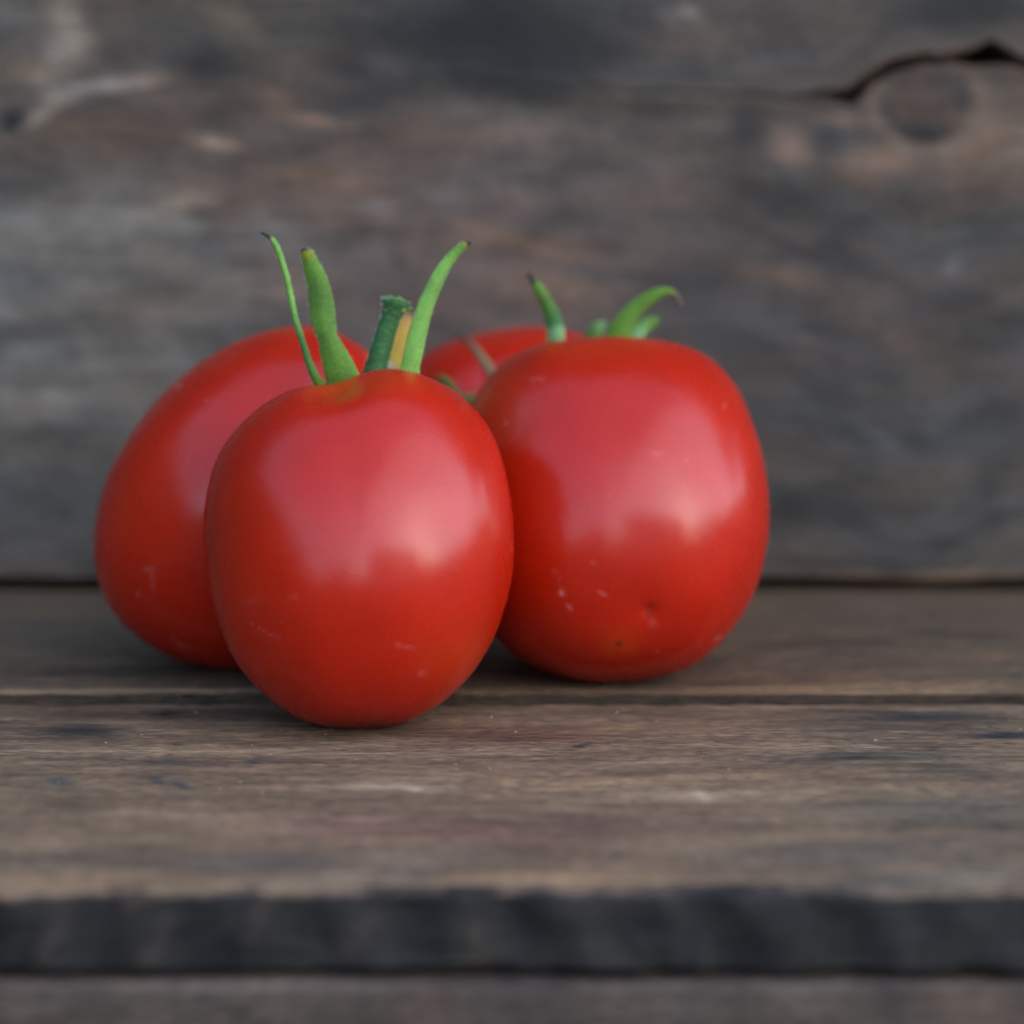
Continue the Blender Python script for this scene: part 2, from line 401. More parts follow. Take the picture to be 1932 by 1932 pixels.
WALL = [
 # grey silvered area at left
 (130, 620, 420, 260, 0, (104, 102, 100), .8), (120, 900, 330, 170, 0, (88, 86, 84), .7), (400, 400, 260, 90, 12, (104, 100, 96), .6), (80, 420, 200, 60, 8, (112, 110, 108), .6),
 # brown middle
 (800, 480, 420, 260, 0, (98, 88, 84), .8), (300, 230, 320, 60, 6, (86, 76, 70), .8), (560, 310, 260, 60, 8, (92, 80, 72), .6),
 # dark top
 (900, 60, 280, 90, 3, (52, 52, 54), .95), (1000, 110, 180, 70, 6, (50, 50, 52), .8), (620, 60, 130, 40, -25, (72, 68, 64), .6), (420, 125, 90, 38, 5, (56, 54, 52), .85), (640, 200, 120, 30, 12, (66, 62, 60), .7),
 (450, 20, 160, 40, 0, (80, 76, 70), .6), (1500, 90, 260, 60, 10, (82, 76, 72), .7), (1830, 20, 160, 40, 0, (54, 54, 56), .8), (1350, 60, 120, 50, 10, (90, 80, 74), .6), (1250, 140, 130, 34, 0, (70, 68, 66), .6),
 # pale patches top left
 (130, 55, 45, 70, 10, (132, 124, 116), .85), (90, 110, 36, 50, 0, (124, 118, 116), .6), (200, 168, 110, 17, 10, (134, 126, 122), .9), (70, 215, 70, 14, 30, (124, 118, 112), .8), (60, 140, 60, 22, -6, (112, 102, 92), .6), (12, 228, 24, 18, 0, (42, 44, 46), .9), (220, 100, 60, 30, 0, (84, 74, 70), .6),
 (30, 70, 45, 60, 0, (84, 80, 76), .5), (20, 20, 60, 30, 0, (100, 96, 92), .5),
 # orange-brown streaks
 (590, 225, 70, 16, -12, (132, 108, 92), .8), (520, 190, 60, 18, -25, (108, 94, 84), .6), (440, 50, 40, 60, 35, (106, 94, 82), .5), (400, 268, 50, 15, -14, (136, 122, 112), .75), (620, 335, 120, 13, -3, (116, 96, 82), .65), (720, 365, 140, 12, 0, (112, 94, 84), .5), (850, 180, 60, 12, -12, (104, 96, 92), .4),
 (1000, 210, 160, 26, -5, (90, 84, 80), .6), (960, 240, 130, 34, 0, (102, 96, 94), .6), (700, 390, 50, 14, 0, (116, 112, 112), .6), (330, 395, 80, 20, 10, (128, 118, 110), .6), (360, 430, 46, 18, 0, (128, 124, 120), .6), (450, 400, 60, 34, 0, (92, 82, 76), .7), (520, 420, 60, 26, -25, (112, 108, 106), .5),
 (420, 525, 60, 46, -45, (96, 96, 98), .6), (580, 530, 60, 50, 0, (112, 104, 98), .4), (980, 450, 170, 16, -14, (118, 102, 90), .6), (1050, 540, 90, 16, -4, (112, 96, 84), .55), (1500, 520, 150, 18, -6, (120, 98, 82), .75), (1380, 490, 100, 14, -8, (110, 94, 84), .6), (940, 400, 90, 24, -5, (90, 80, 78), .6),
 (760, 560, 50, 90, 0, (84, 76, 74), .45), (820, 470, 26, 90, 0, (92, 86, 84), .4), (700, 520, 40, 60, 0, (104, 98, 96), .4), (740, 440, 24, 60, 0, (72, 66, 66), .4),
 # right side
 (1550, 700, 420, 260, 0, (78, 74, 72), .85), (1700, 950, 300, 140, 0, (74, 72, 70), .7), (1250, 350, 200, 60, -12, (92, 84, 80), .6), (1150, 290, 120, 40, 0, (92, 86, 82), .5), (1050, 330, 140, 30, 0, (86, 78, 74), .5),
 (1860, 290, 130, 90, 0, (112, 96, 84), .85), (1650, 312, 88, 42, 5, (116, 98, 86), .9), (1480, 272, 38, 54, 35, (120, 104, 94), .9), (1560, 225, 34, 30, 0, (104, 94, 88), .7), (1400, 240, 30, 26, 0, (60, 58, 58), .7), (1440, 215, 70, 16, 0, (78, 70, 66), .5), (1550, 240, 40, 60, -15, (62, 60, 60), .6), (1500, 360, 110, 50, 10, (66, 62, 60), .7), (1520, 400, 90, 40, 0, (60, 60, 62), .6), (1350, 400, 90, 30, 0, (80, 76, 72), .6), (1570, 215, 40, 20, 0, (116, 100, 90), .6),
 (1900, 360, 100, 60, 0, (90, 80, 74), .6), (1800, 420, 260, 50, 0, (72, 70, 68), .6), (1320, 560, 60, 80, 0, (74, 72, 72), .7), (1280, 480, 60, 40, 0, (86, 78, 76), .5), (1785, 508, 20, 20, 0, (104, 102, 102), .7), (1640, 560, 120, 40, 0, (90, 80, 76), .5), (1850, 600, 110, 60, 0, (66, 66, 68), .6),
 (1600, 440, 200, 20, 22, (66, 62, 60), .5), (1550, 480, 160, 14, -20, (62, 58, 58), .5), (1450, 620, 160, 40, 0, (84, 80, 78), .4), (1600, 620, 90, 20, 20, (92, 82, 76), .4), (1750, 620, 150, 30, 25, (84, 76, 72), .5),
 (1500, 780, 200, 40, 0, (70, 70, 70), .6), (1560, 940, 110, 50, 0, (62, 62, 64), .7), (1750, 900, 100, 40, 10, (88, 80, 74), .4), (1700, 1010, 140, 26, 0, (84, 76, 72), .5), (1850, 1040, 120, 24, 0, (80, 76, 72), .5),
 (1270, 30, 22, 18, 0, (122, 118, 116), .4), (1310, 25, 20, 20, 0, (126, 122, 120), .5), (1560, 1060, 160, 18, 0, (64, 62, 62), .6),
 (1850, 820, 120, 60, 0, (84, 82, 80), .5), (1660, 720, 90, 40, 0, (64, 64, 66), .6),
 # lower left
 (100, 750, 260, 20, 3, (112, 108, 104), .5), (90, 620, 140, 30, 5, (72, 72, 76), .5), (60, 660, 50, 16, 0, (120, 114, 108), .5), (100, 830, 180, 22, 0, (76, 78, 80), .6), (80, 790, 130, 12, 0, (104, 96, 90), .5), (90, 980, 160, 40, 0, (84, 82, 80), .6), (80, 1050, 150, 30, 0, (96, 88, 82), .7), (290, 560, 160, 26, 4, (86, 86, 88), .6), (400, 620, 110, 20, 6, (74, 74, 78), .5),
 (1750, 1085, 120, 10, 0, (130, 112, 92), .7), (1640, 1082, 80, 8, 0, (104, 88, 76), .6), (1900, 1092, 60, 8, 0, (110, 92, 74), .6), (60, 1080, 130, 10, 0, (96, 86, 80), .6),
]
KNOT = on_y(1750, 196, WALL_Y); HOLE = on_y(1868, 108, WALL_Y)
CRACK = [on_y(a, b, WALL_Y) for a, b in ((700, 128), (850, 148), (1000, 162), (1250, 178), (1450, 186), (1560, 186), (1603, 183), (1640, 153), (1680, 128), (1740, 113), (1800, 113), (1868, 106), (1915, 116), (1990, 135), (2400, 160))]
CRACK_W = [0, .00003, .00006, .0001, .0002, .0006, .0012, .0007, .0008, .0006, .0006, .0017, .0008, .0003, .0002]
CRACK_D = [0, .00003, .00008, .00018, .0005, .002, .006, .004, .005, .004, .004, .014, .003, .002, .001]

def crack_field(X, Z):
    best = np.full(len(X), 9.0); W = np.zeros(len(X)); D = np.zeros(len(X))
    wob = 0.0010 * fbm(X * 140, Z * 0 + 3.3, 4)
    for k in range(len(CRACK) - 1):
        a, b = CRACK[k], CRACK[k + 1]
        ax, az, bx, bz = a[0], a[2], b[0], b[2]
        t = np.clip(((X - ax) * (bx - ax) + (Z - az) * (bz - az)) / ((bx - ax) ** 2 + (bz - az) ** 2), 0, 1)
        d = np.hypot(X - ax - t * (bx - ax), Z + wob - az - t * (bz - az))
        m = d < best
        best = np.where(m, d, best)
        W = np.where(m, CRACK_W[k] + t * (CRACK_W[k + 1] - CRACK_W[k]), W)
        D = np.where(m, CRACK_D[k] + t * (CRACK_D[k + 1] - CRACK_D[k]), D)
    hd = np.hypot((X - HOLE[0]) / 0.0030, (Z - HOLE[2]) / 0.0016) + 0.25 * fbm(X * 300, Z * 300, 3, seed=91)
    k = 1 - sstep(0.35, 1.5, best / (W + 0.00012))
    return np.maximum(k * D, 0.010 * (1 - sstep(0.6, 1.2, hd))), best, W

def grain(X, S, seed, f=1.0):
    """long fibres along x with slow waves; about -1..1"""
    warp = 0.004 * fbm(X * 9, S * 22, 3, seed=seed)
    s = S + warp
    return (0.55 * fbm(X * 24 * f, s * 330 * f, 4, 0.6, seed + 1) + 0.45 * fbm(X * 110 * f, s * 1000 * f, 3, 0.6, seed + 2))

def front_disp(X, Y, Z, NY, NZ):
    s = Y + Z
    top = np.clip(NZ, 0, 1); fr = np.clip(-NY, 0, 1)
    dn = 0.00022 * grain(X, s, 3) + 0.0003 * fbm(X * 25, s * 60, 3, seed=4)
    edge = np.exp(-((Y - BY0) / 0.004) ** 2)
    dn += edge * 0.0005 * fbm(X * 55, X * 0 + 4.4, 3, seed=7)
    dn -= edge * 0.0018 * np.clip(fbm(X * 60, s * 30, 4, seed=8) + .15, 0, 1)
    dn -= 0.0010 * np.clip(fbm(X * 70, X * 0 + 2.2, 3, seed=9), 0, 1) * np.exp(-((Y - BY1) / 0.0015) ** 2)
    # shallow gouges and pores in the top
    g2 = fbm(X * 150, s * 800, 3, seed=21)
    dn -= top * 0.0005 * sstep(0.42, 0.62, g2)
    saw = fr * 0.00035 * np.sin((X + 0.5 * Z) * 2 * np.pi / 0.0135 + 2 * fbm(X * 30, Z * 30, 2, seed=5))
    dz = -(X * 0.002)
    return dn + saw, 0 * X, 0 * X

def front_tint(X, Y, Z, NY, NZ, dn):
    px, py = to_px(X, Y, Z)
    wx = px + 60 * fbm(X * 30, Y * 120, 3, seed=31); wy = py + 9 * fbm(X * 14, Y * 160, 3, seed=32)
    top = strokes(wx, wy, (106, 90, 78), TABLE, 1.18)
    px2, py2 = px + 14 * fbm(X * 60, Z * 100, 3, seed=33), py + 10 * fbm(X * 60, Z * 100, 3, seed=34)
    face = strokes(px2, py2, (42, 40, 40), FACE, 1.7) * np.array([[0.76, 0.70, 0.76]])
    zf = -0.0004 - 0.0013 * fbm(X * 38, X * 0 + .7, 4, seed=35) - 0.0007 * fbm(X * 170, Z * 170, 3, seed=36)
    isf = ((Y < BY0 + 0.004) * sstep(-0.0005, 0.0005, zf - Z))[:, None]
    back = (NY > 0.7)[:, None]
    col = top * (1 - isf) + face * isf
    col = np.where(back, np.array([(60, 48, 38)]), col)
    c = lin(np.clip(col, 5, 250))
    g = grain(X, Y + Z, 3)
    mot = fbm(X * 45, (Y + Z) * 130, 5, 0.6, seed=37)
    c = c * np.clip(1 + 0.75 * g + 0.60 * mot, 0.2, 2.1)[:, None]
    pore = sstep(0.42, 0.58, fbm(X * 150, (Y + Z) * 800, 3, seed=21))[:, None]
    c = c * (1 - 0.6 * pore)
    return c * K_TABLE

def back_disp(X, Y, Z, NY, NZ):
    s = Y + Z
    dn = 0.0002 * grain(X, s, 43) + 0.00025 * fbm(X * 25, s * 60, 3, seed=44)
    edge = np.exp(-((Y - BACK_Y0) / 0.0015) ** 2)
    dn -= edge * 0.0006 * np.clip(fbm(X * 120, s * 50, 4, seed=48) + .1, 0, 1)
    return dn, 0 * X, 0 * X

def back_tint(X, Y, Z, NY, NZ, dn):
    px, py = to_px(X, Y, Z)
    wx = px + 50 * fbm(X * 30, Y * 120, 3, seed=51); wy = py + 3 * fbm(X * 20, Y * 160, 3, seed=52)
    top = strokes(wx, wy, (84, 72, 62), BACKB, 1.25)
    fr = sstep(0.2, 0.6, -NY)[:, None]
    col = top * (1 - fr) + np.array([[54, 42, 30]]) * fr
    c = lin(np.clip(col, 5, 250))
    g = grain(X, Y + Z, 43); mot = fbm(X * 40, (Y + Z) * 200, 4, seed=57)
    return c * np.clip(1 + 0.5 * g + 0.3 * mot, 0.25, 1.9)[:, None] * K_TABLE

def lower_disp(X, Y, Z, NY, NZ):
    s = Y + Z
    return 0.0003 * fbm(X * 25, s * 60, 3, seed=64) + 0.0002 * grain(X, s, 63), 0 * X, 0 * X

def lower_tint(X, Y, Z, NY, NZ, dn):
    px, py = to_px(X, Y, Z)
    c = lin(np.clip(strokes(px + 20 * fbm(X * 50, Z * 50, 3, seed=65), py, (78, 74, 70), LOWER) * np.array([[0.90, 0.83, 0.87]]), 5, 250))
    return c * np.clip(1 + 0.3 * grain(X, Z, 63) + 0.3 * fbm(X * 90, Z * 40, 3, seed=66), 0.3, 1.8)[:, None] * K_TABLE

def wall_disp(X, Y, Z, NY, NZ):
    fr = np.clip(-NY, 0, 1)
    d, best, W = crack_field(X, Z)
    kd = np.hypot((X - KNOT[0]) / 0.0086, (Z - KNOT[2]) / 0.0076)
    knot = 0.0006 * np.exp(-kd ** 4) - 0.0003 * np.exp(-((kd - 1.08) / 0.2) ** 2) * (Z < KNOT[2] + 0.001)
    dn = 0.00025 * grain(X, Z, 73) + 0.0005 * fbm(X * 22, Z * 50, 4, seed=74) + fr * (knot - d)
    dn += 0.0006 * np.exp(-(best / 0.003) ** 2) * fr * (d < 1e-5)
    low = np.exp(-((Z - 0.003) / 0.003) ** 2)
    dz = low * (0.0006 * fbm(X * 18, X * 0 + 1.7, 3, seed=76))
    return dn, 0 * X, dz

def wall_tint(X, Y, Z, NY, NZ, dn):
    px, py = to_px(X, Y, Z)
    wx = px + 46 * fbm(X * 24, Z * 90, 4, seed=81); wy = py + 26 * fbm(X * 30, Z * 90, 4, seed=82)
    col = strokes(wx, wy, (84, 78, 74), WALL, 1.6)
    kd = np.hypot((X - KNOT[0]) / 0.0086, (Z - KNOT[2]) / 0.0076) + 0.16 * fbm(X * 130, Z * 130, 4, seed=83)
    kk = (1 - sstep(0.85, 1.05, kd))[:, None]
    col = col * (1 - .8 * kk) + (np.array([[80, 66, 58]]) * (1 + .25 * fbm(X * 250, Z * 250, 3, seed=93))[:, None]) * .8 * kk
    cres = (np.exp(-(((X - KNOT[0]) / 0.0045) ** 2 + ((Z - KNOT[2] + 0.0058) / 0.0022) ** 2)) + np.exp(-(((X - KNOT[0] - 0.0068) / 0.002) ** 2 + ((Z - KNOT[2] - 0.0015) / 0.003) ** 2)))[:, None]
    col = col * (1 - .85 * np.clip(cres, 0, 1)) + np.array([[42, 43, 46]]) * .85 * np.clip(cres, 0, 1)
    ring = (np.exp(-((kd - 1.02) / 0.12) ** 2) * (Z < KNOT[2] + 0.002))[:, None]
    col = col * (1 - .25 * ring) + np.array([[50, 50, 52]]) * .25 * ring
    halo = (np.exp(-((kd - 1.3) / 0.16) ** 2))[:, None]
    col = col * (1 - .45 * halo) + np.array([[118, 104, 94]]) * .45 * halo
    c = lin(np.clip(col, 5, 250))
    # fibres swerve round the knot
    bend = 0.010 * np.exp(-((X - KNOT[0]) / 0.02) ** 2) * np.tanh((Z - KNOT[2]) / 0.01)
    g = grain(X, Z - bend, 73)
    wq = 0.006 * fbm(X * 40, Z * 60, 3, seed=90)
    mot = fbm(X * 55 + 40 * wq, (Z - bend + wq) * 125, 4, seed=87)
    sl = fbm(X * 75 + (Z - bend) * 50, (Z - bend + wq) * 105 - X * 25, 4, seed=89)
    c = c * np.clip(1 + 0.32 * g + 0.45 * mot + 0.45 * sl, 0.3, 2.0)[:, None]
    warm = np.clip(fbm(X * 24, (Z - bend) * 90, 4, seed=88) * 1.6, -1, 1)[:, None]
    c = c * (1 + warm * np.array([[0.16, 0.02, -0.12]]))
    d, best, W = crack_field(X, Z)
    rust = (np.exp(-((best - W) / 0.0014) ** 2) * sstep(0.0003, 0.0006, W) * np.clip(.7 + fbm(X * 150, Z * 150, 3, seed=92), 0, 1))[:, None]
    c = c * (1 - .7 * rust) + np.array([[0.085, 0.042, 0.020]]) * .7 * rust
    crack_shade = sstep(0.0005, 0.003, d)[:, None]  # shade of the crack put into the colour, darker with depth
    c = c * (1 - 0.6 * crack_shade)
    return c * K_WALL

XW = 0.24
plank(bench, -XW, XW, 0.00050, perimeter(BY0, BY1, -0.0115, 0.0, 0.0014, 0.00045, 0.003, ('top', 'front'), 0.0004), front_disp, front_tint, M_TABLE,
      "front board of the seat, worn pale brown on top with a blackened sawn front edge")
plank(bench, -XW, XW, 0.0006, perimeter(BACK_Y0, 0.600, -0.0105, RAISE, 0.00025, 0.0005, 0.003, ('top', 'front')), back_disp, back_tint, M_TABLE,
      "rear board of the seat, darker brown with a pale front lip")
plank(bench, -XW, XW, 0.0009, perimeter(BY0 - 0.0012, BY0 + 0.012, -0.10, -0.0122, 0.0012, 0.0006, 0.003, ('top', 'front')), lower_disp, lower_tint, M_TABLE,
      "grey board below the front edge")
plank(bench, -XW, XW, 0.0005, perimeter(WALL_Y, WALL_Y + 0.02, RAISE + 0.0024, 0.145, 0.0012, 0.00055, 0.004, ('front',)), wall_disp, wall_tint, M_WALL,
      "grey-brown backboard with a knot and a split at upper right")
# end boards carrying the planks down to the ground, outside the frame
def rough_box(name, x0, x1, y0, y1, z0, z1, n, amp, mat, parent=None, top=None, seed=0):
    bm = bmesh.new(); bmesh.ops.create_cube(bm, size=1.0)
    bmesh.ops.subdivide_edges(bm, edges=bm.edges, cuts=n, use_grid_fill=True)
    V = np.array([v.co[:] for v in bm.verts]) + .5
    F = [[v.index for v in f.verts] for f in bm.faces]; bm.free()
    P = np.c_[x0 + V[:, 0] * (x1 - x0), y0 + V[:, 1] * (y1 - y0), z0 + V[:, 2] * (z1 - z0)]
    if top is not None: P[:, 2] = z0 + V[:, 2] * (top(P[:, 0], P[:, 1]) - z0)
    for k in range(3):
        P[:, k] += amp * fbm(P[:, (k + 1) % 3] / amp / 3 + seed, P[:, (k + 2) % 3] / amp / 3 + P[:, k] / amp / 4, 3, seed=seed + k)
    return mesh_obj(name, P, F, mat, parent, {"tint": np.tile((lin((84, 78, 74)) * K_WALL)[0], (len(P), 1))})
rough_box("light_stop", -XW, XW, WALL_Y + 0.0225, WALL_Y + 0.045, -0.03, 0.03, 5, 0.0003, M_WALL, bench)  # added strip behind the gap, stops light leaking under the backboard
# the boards higher up the same wall, above the frame
for q in range(2):
    z = 0.148 + q * 0.15
    rough_box("plank", -XW - 0.3, XW + 0.3, WALL_Y + 0.001 * (q % 2), WALL_Y + 0.02, z, z + 0.147, 6, 0.0004, M_WALL, bench, seed=q)
leafy = plain("hedge_leaves", (0.028, 0.045, 0.016), 0.7, 0.6, 14)
h = rough_box("added_hedge", -4.6, -2.8, -9, 7, GZ - .05, 2, 26, 0.16, leafy, top=lambda X, Y: GZ + 1.15 + 1.15 * sstep(-3.5, 0.4, Y) + 1.6 * sstep(0.3, 1.8, Y) + 0 * X, seed=3)  # unseen greenery, added and raised to darken the left of the reflections
tag(h, "dark clipped hedging left of the bench, unseen, added to shape the reflections", "added_hedge")
h = rough_box("added_hedge", -14, 12.6, -15, -13, GZ - .05, 2, 30, 0.3, leafy, top=lambda X, Y: GZ + 1.1 + 2.2 * np.exp(-((X + 3.5) / 2.6) ** 2) + 0.9 * np.exp(-((X - 2.2) / 0.9) ** 2) + 0 * X, seed=5)  # unseen low skyline, added for the lower edge of the reflections
hs = root("added_house", (4.2, -5.5, GZ))  # unseen building, added to give the skins a pale reflection
tag(hs, "cream rendered house behind the photographer, unseen, added for the tomatoes to reflect", "house")
cream = plain("cream_render", (0.80, 0.77, 0.70), .85, .08, 3)
rough_box("wall", 1.15, 6.6, -8.5, -5.0, GZ - .05, GZ + 2.2, 8, 0.006, cream, hs, seed=8)
mesh_obj("roof", [(0.9, -4.7, GZ + 2.15), (6.9, -4.7, GZ + 2.15), (6.9, -6.75, GZ + 2.75), (0.9, -6.75, GZ + 2.75), (0.9, -8.8, GZ + 2.15), (6.9, -8.8, GZ + 2.15),
                  (0.9, -4.7, GZ + 2.25), (6.9, -4.7, GZ + 2.25), (6.9, -6.75, GZ + 2.85), (0.9, -6.75, GZ + 2.85), (0.9, -8.8, GZ + 2.25), (6.9, -8.8, GZ + 2.25)],
         [(0, 3, 2, 1), (3, 4, 5, 2), (6, 7, 8, 9), (9, 8, 11, 10), (0, 1, 7, 6), (4, 10, 11, 5), (0, 6, 9, 3), (3, 9, 10, 4), (1, 2, 8, 7), (2, 5, 11, 8)],
         plain("dark_tiles", (0.10, 0.06, 0.045), .7, .3, 20), hs, smooth=False)
for wx0 in (2.2, 4.6):
    wd = rough_box("window", wx0, wx0 + 1.1, -5.02, -4.97, GZ + 1.0, GZ + 2.1, 2, 0.001, plain("window_frame", (0.7, 0.7, 0.68), .5, .05), hs)
    pn = rough_box("pane", wx0 + .07, wx0 + 1.03, -4.972, -4.962, GZ + 1.07, GZ + 2.03, 1, 0.0005, plain("dark_glass", (0.02, 0.025, 0.03), .1, .05), hs)
    pn.parent = wd
h2 = rough_box("added_hedge", 19, 21.5, -15, 10, GZ - .05, 2, 30, 0.3, leafy, top=lambda X, Y: GZ + 3.0 + 0 * X, seed=7)  # unseen, added to leave a bright sky gap in the reflections
tag(h2, "taller dark hedging at the right of the garden, unseen, added to shape the reflections", "added_hedge")
tag(h, "low dark hedging along the far side of the garden, unseen, added as a reflected skyline", "added_hedge")
for sx in (-1, 1):
    V = []; F = []
    xa, xb = sorted((sx * (XW - 0.03), sx * (XW - 0.008)))
    for z in (GZ, -0.0122):
        for (x, y) in ((xa, BY0 + 0.0135), (xb, BY0 + 0.0135), (xb, 0.598), (xa, 0.598)):
            V.append((x, y, z))
    F = [(3, 2, 1, 0), (4, 5, 6, 7), (0, 1, 5, 4), (1, 2, 6, 5), (2, 3, 7, 6), (3, 0, 4, 7)]
    V = np.array(V)
    mesh_obj("end_board", V, F, M_TABLE, bench, {"tint": np.tile(lin((84, 74, 66)), (8, 1))}, smooth=False)

# ------------------------------------------------------------------ tomatoes
def ico(sub):
    bm = bmesh.new(); bmesh.ops.create_icosphere(bm, subdivisions=sub, radius=1.0)
    V = np.array([v.co[:] for v in bm.verts]); F = np.array([[v.index for v in f.verts] for f in bm.faces])
    bm.free()
    return V / np.linalg.norm(V, axis=1)[:, None], F
ICO = {s: ico(s) for s in (6, 7)}

def radial(outline, cx, cy, smooth_deg=5):
    P = np.array(outline, float)
    a = np.arctan2(-(P[:, 1] - cy), P[:, 0] - cx); r = np.hypot(P[:, 0] - cx, P[:, 1] - cy)
    o = np.argsort(a); a, r = a[o], r[o]
    T = np.linspace(-np.pi, np.pi, 1441)[:-1]
    R = np.interp(T, np.r_[a - 2 * np.pi, a, a + 2 * np.pi], np.r_[r, r, r])
    f = np.fft.rfft(R); k = np.arange(len(f)); s = math.radians(smooth_deg)
    R = np.fft.irfft(f * np.exp(-(k * s) ** 2 / 2), len(R))
    return lambda al: np.interp(al, np.r_[T, np.pi], np.r_[R, R[0]])

class Tomato:
    """solid fruit with its own centre, depth radius, dents and marks; lengths in sheet units until scaled to metres"""
    def __init__(s, outline, c, ry, rest, y_guess, dents=(), lump=0.012, seed=0, sub=7, dust=(), scars=(), ripe=(), lean=0.0, label="", smooth=5, grow=0.0, dy=0.0):
        outline = [(x, y + dy + (grow * (y - c[1]) if y < c[1] else 0)) for x, y in outline]; c = (c[0], c[1] + dy)
        s.cx, s.cy = c; s.R = radial(outline, c[0], c[1], smooth); s.ry = ry
        D, F = ICO[sub]
        r0 = s.rad(D)
        n = fbm(D[:, 0] * 1.3 + seed, D[:, 2] * 1.3 + D[:, 1] * .9, 2, seed=seed)
        r0 = r0 * (1 + lump * n)
        for (dv, dep, wid, lob, ph) in dents:
            dv = np.array(dv, float); dv /= np.linalg.norm(dv)
            cosang = np.clip(D @ dv, -1, 1); th = np.arccos(cosang)
            if lob:
                e1 = np.cross(dv, [0, 1, 0.1]); e1 /= np.linalg.norm(e1); e2 = np.cross(dv, e1)
                fi = np.arctan2(D @ e2, D @ e1)
                th = th * (1 - 0.16 * np.cos(lob * fi + ph))
            r0 = r0 - dep * np.exp(-(th / wid) ** 2)
        L = D * r0[:, None]
        L[:, 1] += lean * L[:, 2]
        s.L = L
        def f(d):
            return s.world(L, d)[:, 2].min() - (rest - 0.0004)
        a, b = y_guess - 0.02, y_guess + 0.02
        s.d = None
        for _ in range(40):
            m = (a + b) / 2
            if f(m) > 0: b_low = True; a, b = m, b
            else: a, b = a, m
        s.d = (a + b) / 2
        W = s.world(L, s.d)
        k = np.argmin(W[:, 2]); s.contact = W[k]
        print("tomato", label[:40], "distance", round(s.d, 4), "width cm", round((W[:, 0].max() - W[:, 0].min()) * 100, 2), "y", W[:, 1].min().round(4), W[:, 1].max().round(4))
        s.rt = root("tomato", (float(s.contact[0]), float(s.contact[1]), rest))
        tag(s.rt, label, "tomato", "ripe red tomatoes on the boards")
        du = np.zeros(len(L)); sc = np.zeros(len(L)); rp = np.zeros(len(L))
        fro = L[:, 1] < 0
        nz = fbm(L[:, 0] / 5, L[:, 2] / 5, 3, seed=seed + 5)
        for (x, y, sx, sy, ang, st) in dust:
            a = math.radians(ang); dx, dy = L[:, 0] + s.cx - x, -(L[:, 2]) + s.cy - y
            u = (dx * math.cos(a) - dy * math.sin(a)) / sx; v = (dx * math.sin(a) + dy * math.cos(a)) / sy
            du = np.maximum(du, fro * st * np.clip(np.exp(-(u * u + v * v)) * (0.75 + 1.5 * nz), 0, 1) * (0.40 if rest == 0 else 0.46))
        for (x, y, rr, st) in scars:
            dx, dy = L[:, 0] + s.cx - x, -(L[:, 2]) + s.cy - y
            sc = np.maximum(sc, fro * st * np.exp(-((dx * dx + dy * dy) / rr ** 2) ** 2))
        for (x, y, sx, sy, st) in ripe:
            dx, dy = (L[:, 0] + s.cx - x) / sx, (-(L[:, 2]) + s.cy - y) / sy
            rp = np.maximum(rp, fro * st * np.exp(-(dx * dx + dy * dy)))
        mesh_obj("fruit", W, F, M_TOM, s.rt, {"dust": du, "scar": sc, "ripe": rp})
    def rad(s, D):
        al = np.arctan2(D[:, 2], D[:, 0])
        R = s.R(al); h2 = D[:, 0] ** 2 + D[:, 2] ** 2
        return 1 / np.sqrt(h2 / R ** 2 + D[:, 1] ** 2 / s.ry ** 2)
    def frame(s, d):
        r = ray(s.cx, s.cy); C = EYE + r * (d / r[1])
        f = r / np.linalg.norm(r)
        e = np.cross(f, [0, 0, 1.0]); e /= np.linalg.norm(e); u = np.cross(e, f)
        sc = (d / r[1]) / FPX * 1.0
        return C, e, f, u, sc
    def world(s, L, d):
        C, e, f, u, sc = s.frame(d)
        return C + sc * (L[:, :1] * e + L[:, 1:2] * f + L[:, 2:3] * u)
    def at(s, px, py, b):         # a point beside the fruit, b behind its centre
        C, e, f, u, sc = s.frame(s.d)
        return C + sc * ((px - s.cx) * e + b * f + (s.cy - py) * u)

def catmull(P, n):
    P = np.array(P, float); Q = np.vstack([2 * P[0] - P[1], P, 2 * P[-1] - P[-2]])
    out = []; m = len(P) - 1
    for t in np.linspace(0, m, n):
        i = min(int(t), m - 1); f = t - i
        p0, p1, p2, p3 = Q[i], Q[i + 1], Q[i + 2], Q[i + 3]
        out.append(0.5 * ((2 * p1) + (-p0 + p2) * f + (2 * p0 - 5 * p1 + 4 * p2 - p3) * f ** 2 + (-p0 + 3 * p1 - 3 * p2 + p3) * f ** 3))
    return np.array(out)

G1 = lin((84, 120, 22)); GL = lin((106, 148, 56)); GD = lin((38, 84, 30)); GY = lin((130, 124, 20)); BR = lin((46, 32, 24)); YE = lin((160, 124, 40)); GP = lin((108, 148, 96))

